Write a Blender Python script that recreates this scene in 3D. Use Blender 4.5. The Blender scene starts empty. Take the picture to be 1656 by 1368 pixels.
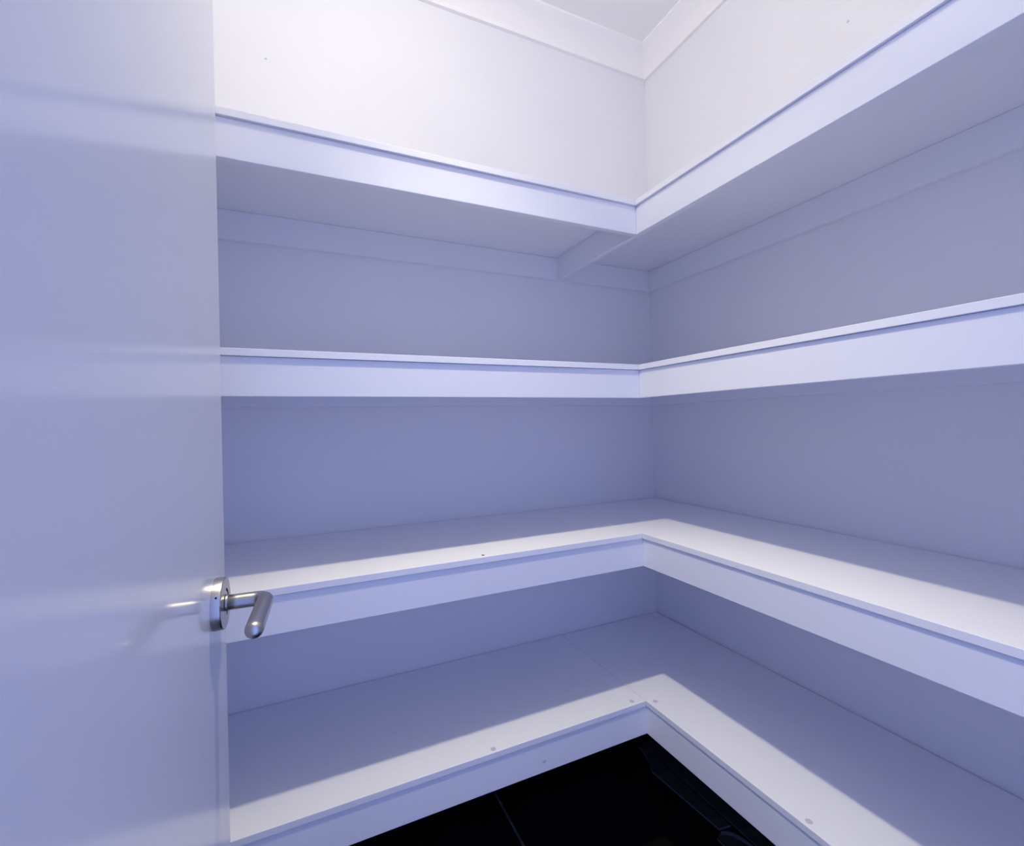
import bpy, bmesh, math, random
from mathutils import Vector, Matrix

random.seed(4)
SC = bpy.context.scene
COL = SC.collection

# ------------------------------------------------------------------ camera
S = 1.12                      # metres per unit of the surveyed pantry
Z0 = 0.093                    # floor level in surveyed units


def P(x, y, z):
    return Vector((x * S, y * S, (z - Z0) * S))


cam_d = bpy.data.cameras.new('camera')
cam = bpy.data.objects.new('camera', cam_d)
COL.objects.link(cam)
SC.camera = cam
fwd = Vector((0.41724214, 0.90879458, 0.00118395)).normalized()
ri = Vector((0.90858965, -0.41711963, -0.02181889)).normalized()
up = ri.cross(fwd).normalized()
M = Matrix((ri, up, -fwd)).transposed().to_4x4()
M.translation = P(-1.1429, -1.2963, 1.18)
cam.matrix_world = M
cam_d.sensor_fit = 'HORIZONTAL'
cam_d.sensor_width = 36.0
cam_d.lens = 754.84 / 1656 * 36.0
cam_d.clip_start = 0.01

# ------------------------------------------------------------------ world: cool daylight of the room outside the doorway
w = bpy.data.worlds.new('world')
SC.world = w
w.use_nodes = True
bg = w.node_tree.nodes['Background']
bg.inputs['Color'].default_value = (0.34, 0.46, 1.05, 1)
bg.inputs['Strength'].default_value = 1.8

# ------------------------------------------------------------------ pantry lamp
LAMP = P(-0.97, -0.75, 2.395)
LAMP_W = 10.6                 # all round
LAMP_D = 79.0                 # downwards
LAMP_COL = (1.0, 0.915, 0.69)
# frosted bulb: some light to all sides, plus a spot added to brighten the shelves below
ld = bpy.data.lights.new('lamp_light', 'POINT')
ld.energy = LAMP_W
ld.color = LAMP_COL
ld.shadow_soft_size = 0.035
lo = bpy.data.objects.new('lamp_light', ld)
lo.location = LAMP
COL.objects.link(lo)
ad = bpy.data.lights.new('lamp_added_spot', 'SPOT')
ad.spot_size = math.radians(66)
ad.spot_blend = 1.0
ad.shadow_soft_size = 0.03
ad.energy = LAMP_D
ad.color = LAMP_COL
ao = bpy.data.objects.new('lamp_added_spot', ad)
ao.location = LAMP
ao.rotation_euler = (0, math.radians(-8), 0)      # added spot tipped a little towards the right wall
COL.objects.link(ao)

vs = SC.view_settings
vs.view_transform = 'Standard'
vs.look = 'None'
vs.exposure = 0.0
vs.gamma = 1.0
vs.use_curve_mapping = False
SC.cycles.max_bounces = 16
SC.cycles.diffuse_bounces = 10
SC.cycles.glossy_bounces = 6


# ------------------------------------------------------------------ materials
def mat(name, col, rough=0.5, metal=0.0, spec=0.5, bump=0.0, scale=120.0, var=0.0, vscale=4.0, aniso=0.0):
    m = bpy.data.materials.new(name)
    m.use_nodes = True
    nt = m.node_tree
    b = nt.nodes['Principled BSDF']
    b.inputs['Roughness'].default_value = rough
    b.inputs['Metallic'].default_value = metal
    b.inputs['Specular IOR Level'].default_value = spec
    b.inputs['Base Color'].default_value = (*col, 1)
    tc = nt.nodes.new('ShaderNodeTexCoord')
    if var > 0:
        n = nt.nodes.new('ShaderNodeTexNoise')
        n.inputs['Scale'].default_value = vscale
        n.inputs['Detail'].default_value = 5
        nt.links.new(tc.outputs['Object'], n.inputs['Vector'])
        r = nt.nodes.new('ShaderNodeMapRange')
        r.inputs['From Min'].default_value = 0.3
        r.inputs['From Max'].default_value = 0.7
        r.inputs['To Min'].default_value = 1 - var
        r.inputs['To Max'].default_value = 1 + var
        nt.links.new(n.outputs['Fac'], r.inputs['Value'])
        mx = nt.nodes.new('ShaderNodeVectorMath')
        mx.operation = 'SCALE'
        mx.inputs[0].default_value = col
        nt.links.new(r.outputs['Result'], mx.inputs['Scale'])
        nt.links.new(mx.outputs['Vector'], b.inputs['Base Color'])
    if bump > 0:
        n2 = nt.nodes.new('ShaderNodeTexNoise')
        n2.inputs['Scale'].default_value = scale
        n2.inputs['Detail'].default_value = 3
        nt.links.new(tc.outputs['Object'], n2.inputs['Vector'])
        bp = nt.nodes.new('ShaderNodeBump')
        bp.inputs['Strength'].default_value = bump
        bp.inputs['Distance'].default_value = 0.001
        nt.links.new(n2.outputs['Fac'], bp.inputs['Height'])
        nt.links.new(bp.outputs['Normal'], b.inputs['Normal'])
    return m


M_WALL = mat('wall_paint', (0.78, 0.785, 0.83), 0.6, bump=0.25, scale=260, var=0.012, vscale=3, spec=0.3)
M_CEIL = mat('ceiling_paint', (0.88, 0.875, 0.87), 0.8, spec=0.2)
M_CORN = mat('cornice_paint', (0.88, 0.865, 0.875), 0.6, spec=0.3)
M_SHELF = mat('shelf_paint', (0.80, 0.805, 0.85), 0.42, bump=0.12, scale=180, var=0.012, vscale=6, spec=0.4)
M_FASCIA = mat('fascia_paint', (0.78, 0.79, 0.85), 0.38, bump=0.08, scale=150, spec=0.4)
M_FILL = mat('filler', (0.52, 0.52, 0.60), 0.7)
M_HOLE = mat('dark_hole', (0.01, 0.01, 0.012), 0.9, spec=0.1)
M_DOOR = mat('door_paint', (0.62, 0.63, 0.69), 0.13, bump=0.04, scale=90, spec=0.5)
M_STEEL = mat('brushed_steel', (0.46, 0.44, 0.435), 0.32, metal=1.0, bump=0.05, scale=400)
M_TILE = mat('black_tile', (0.0035, 0.0035, 0.004), 0.6, var=0.3, vscale=8, spec=0.05)
M_GROUT = mat('grout', (0.085, 0.09, 0.105), 0.9, var=0.4, vscale=30, spec=0.1)
M_DARK = mat('dark_slab', (0.028, 0.028, 0.03), 0.6, var=0.35, vscale=30, spec=0.2)
M_DEDGE = mat('pale_slab_edge', (0.10, 0.11, 0.16), 0.7, spec=0.2)
M_WOOD = mat('black_skirting', (0.004, 0.004, 0.005), 0.6, spec=0.2)


# ------------------------------------------------------------------ mesh helpers
def link(name, bm, material, parent=None, smooth=False):
    me = bpy.data.meshes.new(name)
    bmesh.ops.recalc_face_normals(bm, faces=bm.faces)
    if smooth:
        for f in bm.faces:
            f.smooth = True
    bm.to_mesh(me)
    bm.free()
    me.materials.append(material)
    o = bpy.data.objects.new(name, me)
    COL.objects.link(o)
    if parent:
        o.parent = parent
    return o


def box_bm(a, b, bevel=0.0, seg=2):
    bm = bmesh.new()
    x0, x1 = sorted((a[0], b[0]))
    y0, y1 = sorted((a[1], b[1]))
    z0, z1 = sorted((a[2], b[2]))
    v = [bm.verts.new(c) for c in ((x0, y0, z0), (x1, y0, z0), (x1, y1, z0), (x0, y1, z0),
                                   (x0, y0, z1), (x1, y0, z1), (x1, y1, z1), (x0, y1, z1))]
    for q in ((0, 3, 2, 1), (4, 5, 6, 7), (0, 1, 5, 4), (1, 2, 6, 5), (2, 3, 7, 6), (3, 0, 4, 7)):
        bm.faces.new([v[i] for i in q])
    if bevel > 0:
        bmesh.ops.bevel(bm, geom=list(bm.edges), offset=bevel, segments=seg, affect='EDGES', profile=0.5)
    return bm


def box(name, a, b, material, parent=None, bevel=0.0):
    return link(name, box_bm(a, b, bevel), material, parent)


def tag(o, label=None, cat=None, group=None, kind=None):
    if label:
        o['label'] = label
    if cat:
        o['category'] = cat
    if group:
        o['group'] = group
    if kind:
        o['kind'] = kind
    return o


def empty(name, loc):
    o = bpy.data.objects.new(name, None)
    o.location = loc
    o.empty_display_size = 0.05
    COL.objects.link(o)
    return o


def disc_bm(c, n, r, h, seg=20):
    """thin disc centred at c, axis n, thickness h sitting on c"""
    bm = bmesh.new()
    n = Vector(n).normalized()
    t = n.orthogonal().normalized()
    u = n.cross(t)
    c = Vector(c)
    ring = [[], []]
    for k in range(seg):
        a = 2 * math.pi * k / seg
        d = t * math.cos(a) + u * math.sin(a)
        ring[0].append(bm.verts.new(c + d * r))
        ring[1].append(bm.verts.new(c + d * r * 0.9 + n * h))
    bm.faces.new(ring[1])
    bm.faces.new(list(reversed(ring[0])))
    for k in range(seg):
        j = (k + 1) % seg
        bm.faces.new((ring[0][k], ring[0][j], ring[1][j], ring[1][k]))
    return bm


# ------------------------------------------------------------------ room shell
CEIL = (2.4495 - Z0) * S
XL, YF = -1.50, -1.72          # left wall face, entry wall face
T = 0.10
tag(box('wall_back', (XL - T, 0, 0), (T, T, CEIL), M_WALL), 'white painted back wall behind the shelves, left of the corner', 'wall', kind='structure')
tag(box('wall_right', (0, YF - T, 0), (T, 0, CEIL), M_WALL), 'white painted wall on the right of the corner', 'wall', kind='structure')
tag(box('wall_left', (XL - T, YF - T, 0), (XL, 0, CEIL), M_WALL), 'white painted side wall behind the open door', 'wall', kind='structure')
# entry wall with the doorway
OX0, OX1, OH = -1.405, -0.585, 2.10
bm = bmesh.new()
for a, b in (((XL, YF - T, 0), (OX0, YF, CEIL)), ((OX1, YF - T, 0), (0, YF, CEIL)), ((OX0, YF - T, OH), (OX1, YF, CEIL))):
    t_ = box_bm(a, b)
    me_ = bpy.data.meshes.new('t')
    t_.to_mesh(me_)
    t_.free()
    bm.from_mesh(me_)
    bpy.data.meshes.remove(me_)
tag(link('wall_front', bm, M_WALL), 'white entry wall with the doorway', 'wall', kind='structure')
tag(box('ceiling', (XL - T, YF - T, CEIL), (T, T, CEIL + 0.05), M_CEIL), 'plain white ceiling above the cornice', 'ceiling', kind='structure')

# floor: grout bed and black tiles as its pieces
floor = tag(box('floor', (XL - T, YF - T, -0.06), (T, T, -0.004), M_GROUT), 'black tiled floor with grey grout under the lowest shelf', 'floor', kind='structure')
GX = -0.711
tile_me = None
TW, GW = 0.60, 0.008
xs = [GX - 2 * TW, GX - TW, GX, GX + TW]
ys = [0.0 - TW * k for k in range(1, 5)]
for xa in xs:
    for ya in ys:
        a = (max(xa + GW / 2, XL), max(ya + GW / 2, YF - T), -0.004)
        b = (min(xa + TW - GW / 2, 0.0), min(ya + TW - GW / 2, 0.0), 0.0)
        if b[0] - a[0] < 0.02 or b[1] - a[1] < 0.02:
            continue
        box('tile', a, b, M_TILE, floor, 0.001)

# cornices: cove profile swept along each wall, mitred in the corners
CN = (2.4495 - 2.3804) * S


def cornice(name, p0, d, n, length, label):
    """p0: room corner at the wall, d along wall, n into the room"""
    prof = [(0.0, -CN), (0.012, -CN), (0.012, -CN + 0.003)]
    k = 12
    r = CN - 0.017
    for i in range(1, k):
        a = math.pi / 2 * i / k
        # shallow concave cove
        cx = 0.012 + r - r * math.cos(a)
        cz = -CN + 0.005 + r * math.sin(a)
        lx = 0.012 + r * i / k
        lz = -CN + 0.005 + r * i / k
        prof.append((lx + (cx - lx) * 0.55, lz + (cz - lz) * 0.55))
    prof += [(CN - 0.004, -0.010), (CN, -0.008), (CN, 0.0), (0.0, 0.0)]
    bm = bmesh.new()
    d = Vector(d)
    n = Vector(n)
    p0 = Vector(p0)
    A, B = [], []
    for (u, z) in prof:
        A.append(bm.verts.new(p0 + n * u + d * u + Vector((0, 0, z))))
        B.append(bm.verts.new(p0 + n * u + d * (length - u) + Vector((0, 0, z))))
    m = len(prof)
    for i in range(m):
        j = (i + 1) % m
        bm.faces.new((A[i], A[j], B[j], B[i]))
    bm.faces.new(A)
    bm.faces.new(list(reversed(B)))
    o = link(name, bm, M_CORN)
    tag(o, label, 'cornice', kind='structure')
    return o


cornice('trim_1', (0, 0, CEIL), (-1, 0, 0), (0, -1, 0), -XL, 'white cove cornice along the top of the back wall')
cornice('trim_2', (0, 0, CEIL), (0, -1, 0), (-1, 0, 0), -YF, 'white cove cornice along the top of the right wall')
cornice('trim_3', (XL, 0, CEIL), (0, -1, 0), (1, 0, 0), -YF, 'white cove cornice above the open door')
cornice('trim_4', (XL, YF, CEIL), (1, 0, 0), (0, 1, 0), -XL, 'white cove cornice above the doorway')

# ------------------------------------------------------------------ the four L-shaped shelves
DB, DR = 0.40 * S, 0.3905 * S          # depth to the front edge of the boards
BT, FH = 0.0127 * S, 0.068 * S
FT = 0.016                              # fascia thickness
CT, CH = 0.018, 0.0697 * S              # cleats on the wall
GB, GR = 0.0030, 0.0045                 # open joint at the walls
heights = [1.7143, 1.3159, 0.9077, 0.5030]
labels = ['topmost white L-shaped corner shelf, seen from below under the bright wall and cornice',
          'second white L-shaped corner shelf from the top, its edge about level with the eye',
          'third white L-shaped corner shelf from the top, level with the door handle',
          'lowest white L-shaped corner shelf, just above the black floor, with filled nail spots']


OVS = [0.0065, 0.0050, 0.0038, 0.0024]   # how far each board overhangs its edging


def corner_shelf(zu, label, brace, OV):
    z = (zu - Z0) * S
    t = empty('corner_shelf', (-DR, -DB, z - BT - FH))
    tag(t, label, 'shelf', 'L-shaped pantry shelves')
    t_inv = Matrix.Translation(-t.location)

    def part(name, a, b, m, bevel=0.0012, label=None):
        bm = box_bm(a, b, bevel)
        bmesh.ops.transform(bm, matrix=t_inv, verts=bm.verts)
        o = link(name, bm, m, t)
        if label:
            o['label'] = label
        return o
    # boards: the right-hand run goes through to the back wall, the back run butts against it
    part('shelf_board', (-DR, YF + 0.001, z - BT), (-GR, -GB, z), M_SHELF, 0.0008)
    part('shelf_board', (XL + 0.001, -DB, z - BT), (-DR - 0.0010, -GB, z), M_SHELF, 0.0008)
    # front edging below the boards
    fz0, fz1 = z - BT - FH, z - BT - 0.0004
    fx = -DR + OV
    fy = -DB + OV
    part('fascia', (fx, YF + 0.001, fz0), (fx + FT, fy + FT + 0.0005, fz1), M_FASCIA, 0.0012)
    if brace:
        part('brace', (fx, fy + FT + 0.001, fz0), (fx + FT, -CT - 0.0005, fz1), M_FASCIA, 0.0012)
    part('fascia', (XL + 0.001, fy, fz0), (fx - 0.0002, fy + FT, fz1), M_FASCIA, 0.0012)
    # cleats on the walls
    cz0 = z - BT - CH
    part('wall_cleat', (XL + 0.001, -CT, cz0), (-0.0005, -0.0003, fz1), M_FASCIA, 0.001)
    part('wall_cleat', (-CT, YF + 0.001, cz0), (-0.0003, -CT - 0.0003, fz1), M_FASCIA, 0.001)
    return t, t_inv, z


shelves = [corner_shelf(zu, lb, zu > 1.6, ov) for zu, lb, ov in zip(heights, labels, OVS)]


def spot(si, c, n, r, m, name, h=0.0004):
    t, t_inv, z = shelves[si]
    bm = disc_bm(c, n, r, h)
    bmesh.ops.transform(bm, matrix=t_inv, verts=bm.verts)
    return link(name, bm, m, t)


CAMP = M.translation.copy()


def ray(px, py):
    return fwd + ri * ((px - 828) / 754.84) - up * ((py - 684) / 754.84)


z4 = shelves[3][2]
z3 = shelves[2][2]
# filled nail spots on the lowest shelf, a dark hole in the third one (surveyed positions, metres)
NAILS4 = [(-0.880, -0.436), (-0.473, -0.432), (-0.417, -0.460), (-0.423, -0.881)]
for (x, y) in NAILS4:
    spot(3, (x, y, z4 + 0.00005), (0, 0, 1), 0.0065, M_FILL, 'filler_spot')
spot(3, (-0.751, -DB + OVS[3], 0.395), (0, -1, 0), 0.0045, M_FILL, 'filler_spot')
spot(2, (-0.894, -0.433, z3 + 0.00005), (0, 0, 1), 0.0036, M_HOLE, 'nail_hole')

# ------------------------------------------------------------------ open door with lever handle
PHI = math.radians(3.3)
dd = Vector((math.sin(PHI), math.cos(PHI), 0))       # along the door, hinge to latch edge
dn = Vector((math.cos(PHI), -math.sin(PHI), 0))      # face normal, towards the pantry
D_EDGE = 0.618
h_edge = math.radians(-7.2)
E = Vector((CAMP.x + D_EDGE * math.sin(h_edge), CAMP.y + D_EDGE * math.cos(h_edge), 0))
DW, DT, DH = 0.80, 0.036, 2.04
door = empty('door_1', E - dd * DW)
door.rotation_euler = (0, 0, math.pi / 2 - PHI)       # local x along the door, local -y = face normal
tag(door, 'pale grey semi-gloss flush door standing open on the left', 'door', kind='structure')
box('door_leaf', (0, 0, 0.008), (DW, DT, 0.008 + DH), M_DOOR, door, 0.0015)


def lathe_bm(prof, seg=48):
    """prof: (radius, height) along local -y (away from the door face)"""
    bm = bmesh.new()
    rings = []
    for r, h in prof:
        if r < 1e-6:
            rings.append([bm.verts.new((0, -h, 0))])
        else:
            rings.append([bm.verts.new((r * math.cos(2 * math.pi * k / seg), -h, r * math.sin(2 * math.pi * k / seg))) for k in range(seg)])
    for a, b in zip(rings[:-1], rings[1:]):
        for k in range(seg):
            j = (k + 1) % seg
            if len(a) == 1:
                bm.faces.new((a[0], b[k], b[j]))
            elif len(b) == 1:
                bm.faces.new((a[k], a[j], b[0]))
            else:
                bm.faces.new((a[k], a[j], b[j], b[k]))
    return bm


def tube_bm(path, radii, seg=28):
    bm = bmesh.new()
    n = len(path)
    path = [Vector(p) for p in path]
    rings = []
    upv = Vector((0, 0, 1))
    for i, p in enumerate(path):
        tg = (path[min(i + 1, n - 1)] - path[max(i - 1, 0)]).normalized()
        s = tg.cross(upv).normalized()
        u = s.cross(tg)
        rings.append([bm.verts.new(p + (s * math.cos(2 * math.pi * k / seg) + u * math.sin(2 * math.pi * k / seg)) * radii[i]) for k in range(seg)])
    for a, b in zip(rings[:-1], rings[1:]):
        for k in range(seg):
            j = (k + 1) % seg
            bm.faces.new((a[k], a[j], b[j], b[k]))
    bm.faces.new(rings[0])
    bm.faces.new(list(reversed(rings[-1])))
    return bm


BACKSET = 0.049
HZ = CAMP.z - 0.1787
handle = link('door_handle', lathe_bm([(0.0, 0.0), (0.026, 0.0), (0.026, 0.0077), (0.0257, 0.0086), (0.0250, 0.0092), (0.0, 0.0092)]), M_STEEL, door)
handle.location = (DW - BACKSET, 0, HZ)
handle['label'] = 'brushed steel lever handle on a round rose'
for p in handle.data.polygons:
    p.use_smooth = len(p.vertices) == 4
handle.data.set_sharp_from_angle(angle=math.radians(35))
# collar, neck, bend and grip
R1 = 0.0075
path, rad = [], []
NECK, BR, GRIP = 0.0355, 0.011, 0.085
for h in (0.0098, 0.020, 0.028):
    path.append((0, -h, 0))
    rad.append(R1)
cy = -(NECK)
for k in range(0, 13):
    a = math.pi / 2 * k / 12
    path.append((-BR + BR * math.cos(a), cy - BR * math.sin(a), 0))
    rad.append(R1 + 0.0004 * k / 12)
yy = cy - BR
for f in (0.25, 0.5, 0.75, 1.0):
    path.append((-BR - (GRIP - BR) * f, yy, 0))
    rad.append(R1 + 0.0004)
for k in range(1, 8):
    a = math.pi / 2 * k / 7
    path.append((-GRIP - R1 * math.sin(a), yy, 0))
    rad.append(max((R1 + 0.0004) * math.cos(a), 0.0003))
lever = link('lever', tube_bm(path, rad), M_STEEL, handle, smooth=True)
collar = link('collar', lathe_bm([(0.0, 0.0099), (0.0084, 0.0099), (0.0084, 0.0116), (0.0078, 0.0122), (0.0, 0.0122)], 32), M_STEEL, handle)
# curved slot in the rose beside the neck, grub screw hole in its rim
bm = bmesh.new()
for a0, a1 in ((20, 75), (285, 340)):
    prev = None
    for k in range(9):
        a = math.radians(a0 + (a1 - a0) * k / 8)
        pr = [bm.verts.new((r * math.cos(a), -0.0093, r * math.sin(a))) for r in (0.0120, 0.0148)]
        if prev:
            bm.faces.new((prev[0], prev[1], pr[1], pr[0]))
        prev = pr
link('slot', bm, M_HOLE, handle)
a = math.radians(150)
link('grub_screw', disc_bm((0.0259 * math.cos(a), -0.005, 0.0259 * math.sin(a)), (math.cos(a), 0, math.sin(a)), 0.0011, 0.0002, 12), M_HOLE, handle)

# ------------------------------------------------------------------ small marks on the walls
link('wall_chip', disc_bm((-1.341, 0.0002, 2.244), (0, -1, 0), 0.0035, 0.0004, 10), M_FILL, bpy.data.objects['wall_back'])
link('wall_chip', disc_bm((0.0002, -0.746, 2.212), (-1, 0, 0), 0.0035, 0.0004, 10), M_FILL, bpy.data.objects['wall_right'])

# ------------------------------------------------------------------ dark skirting and flat dark slabs of unidentified kind under the lowest shelf
tag(box('baseboard_right', (-0.012, YF + 0.001, 0.0), (-0.0005, -0.0125, 0.07), M_WOOD, None, 0.001), 'low black skirting along the right wall under the lowest shelf', 'skirting', kind='structure')
tag(box('baseboard_back', (XL + 0.001, -0.012, 0.0), (-0.0005, -0.0005, 0.07), M_WOOD, None, 0.001), 'low black skirting along the back wall under the lowest shelf', 'skirting', kind='structure')


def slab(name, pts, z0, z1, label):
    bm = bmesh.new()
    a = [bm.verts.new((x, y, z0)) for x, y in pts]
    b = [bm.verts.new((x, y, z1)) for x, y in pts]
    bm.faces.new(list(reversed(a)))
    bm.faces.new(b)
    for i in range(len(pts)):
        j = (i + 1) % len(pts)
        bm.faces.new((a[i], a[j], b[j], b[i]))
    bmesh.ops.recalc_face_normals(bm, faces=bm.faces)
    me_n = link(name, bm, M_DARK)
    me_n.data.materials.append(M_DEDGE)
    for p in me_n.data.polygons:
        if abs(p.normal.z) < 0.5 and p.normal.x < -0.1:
            p.material_index = 1  # slab sides facing left get the paler colour
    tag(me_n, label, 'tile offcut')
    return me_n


slab('flat_slab', [(-0.190, -0.176), (-0.170, -0.440), (-0.129, -0.446), (-0.131, -0.060), (-0.150, -0.060), (-0.162, -0.120)], 0.0, 0.006,
     'narrow black slab with a pale straight edge on the floor under the right shelf')
slab('flat_slab', [(-0.122, -0.050), (-0.118, -0.600), (-0.0125, -0.600), (-0.0125, -0.050)], 0.0, 0.003,
     'long dark slab lying against the skirting under the right shelf')
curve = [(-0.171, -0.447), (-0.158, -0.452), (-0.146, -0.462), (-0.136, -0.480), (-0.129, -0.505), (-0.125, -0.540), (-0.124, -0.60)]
oc = slab('flat_slab', curve + [(-0.20, -0.60), (-0.20, -0.46)], 0.0, 0.004,
          'black slab with a pale curved edge, nearest the viewer under the right shelf')
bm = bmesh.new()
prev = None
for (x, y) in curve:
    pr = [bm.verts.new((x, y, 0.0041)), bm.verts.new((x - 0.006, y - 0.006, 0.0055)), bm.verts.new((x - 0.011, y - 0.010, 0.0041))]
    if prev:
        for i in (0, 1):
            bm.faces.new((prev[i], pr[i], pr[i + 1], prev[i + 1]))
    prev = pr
link('rim', bm, M_DEDGE, oc, True)  # raised pale strip along the curved side of the slab

# ------------------------------------------------------------------ ceiling lamp (above the picture): rose, holder, glass bulb
lamp = empty('ceiling_lamp', (LAMP.x, LAMP.y, CEIL))
tag(lamp, 'small round white ceiling lamp above the shelves', 'lamp')
lb = lathe_bm([(0, 0), (0.055, 0), (0.055, 0.012), (0.045, 0.018), (0.022, 0.020), (0.020, 0.028), (0, 0.028)], 32)
bmesh.ops.rotate(lb, cent=(0, 0, 0), matrix=Matrix.Rotation(math.pi / 2, 3, 'X'), verts=lb.verts)
base = link('lamp_base', lb, M_CEIL, lamp, True)
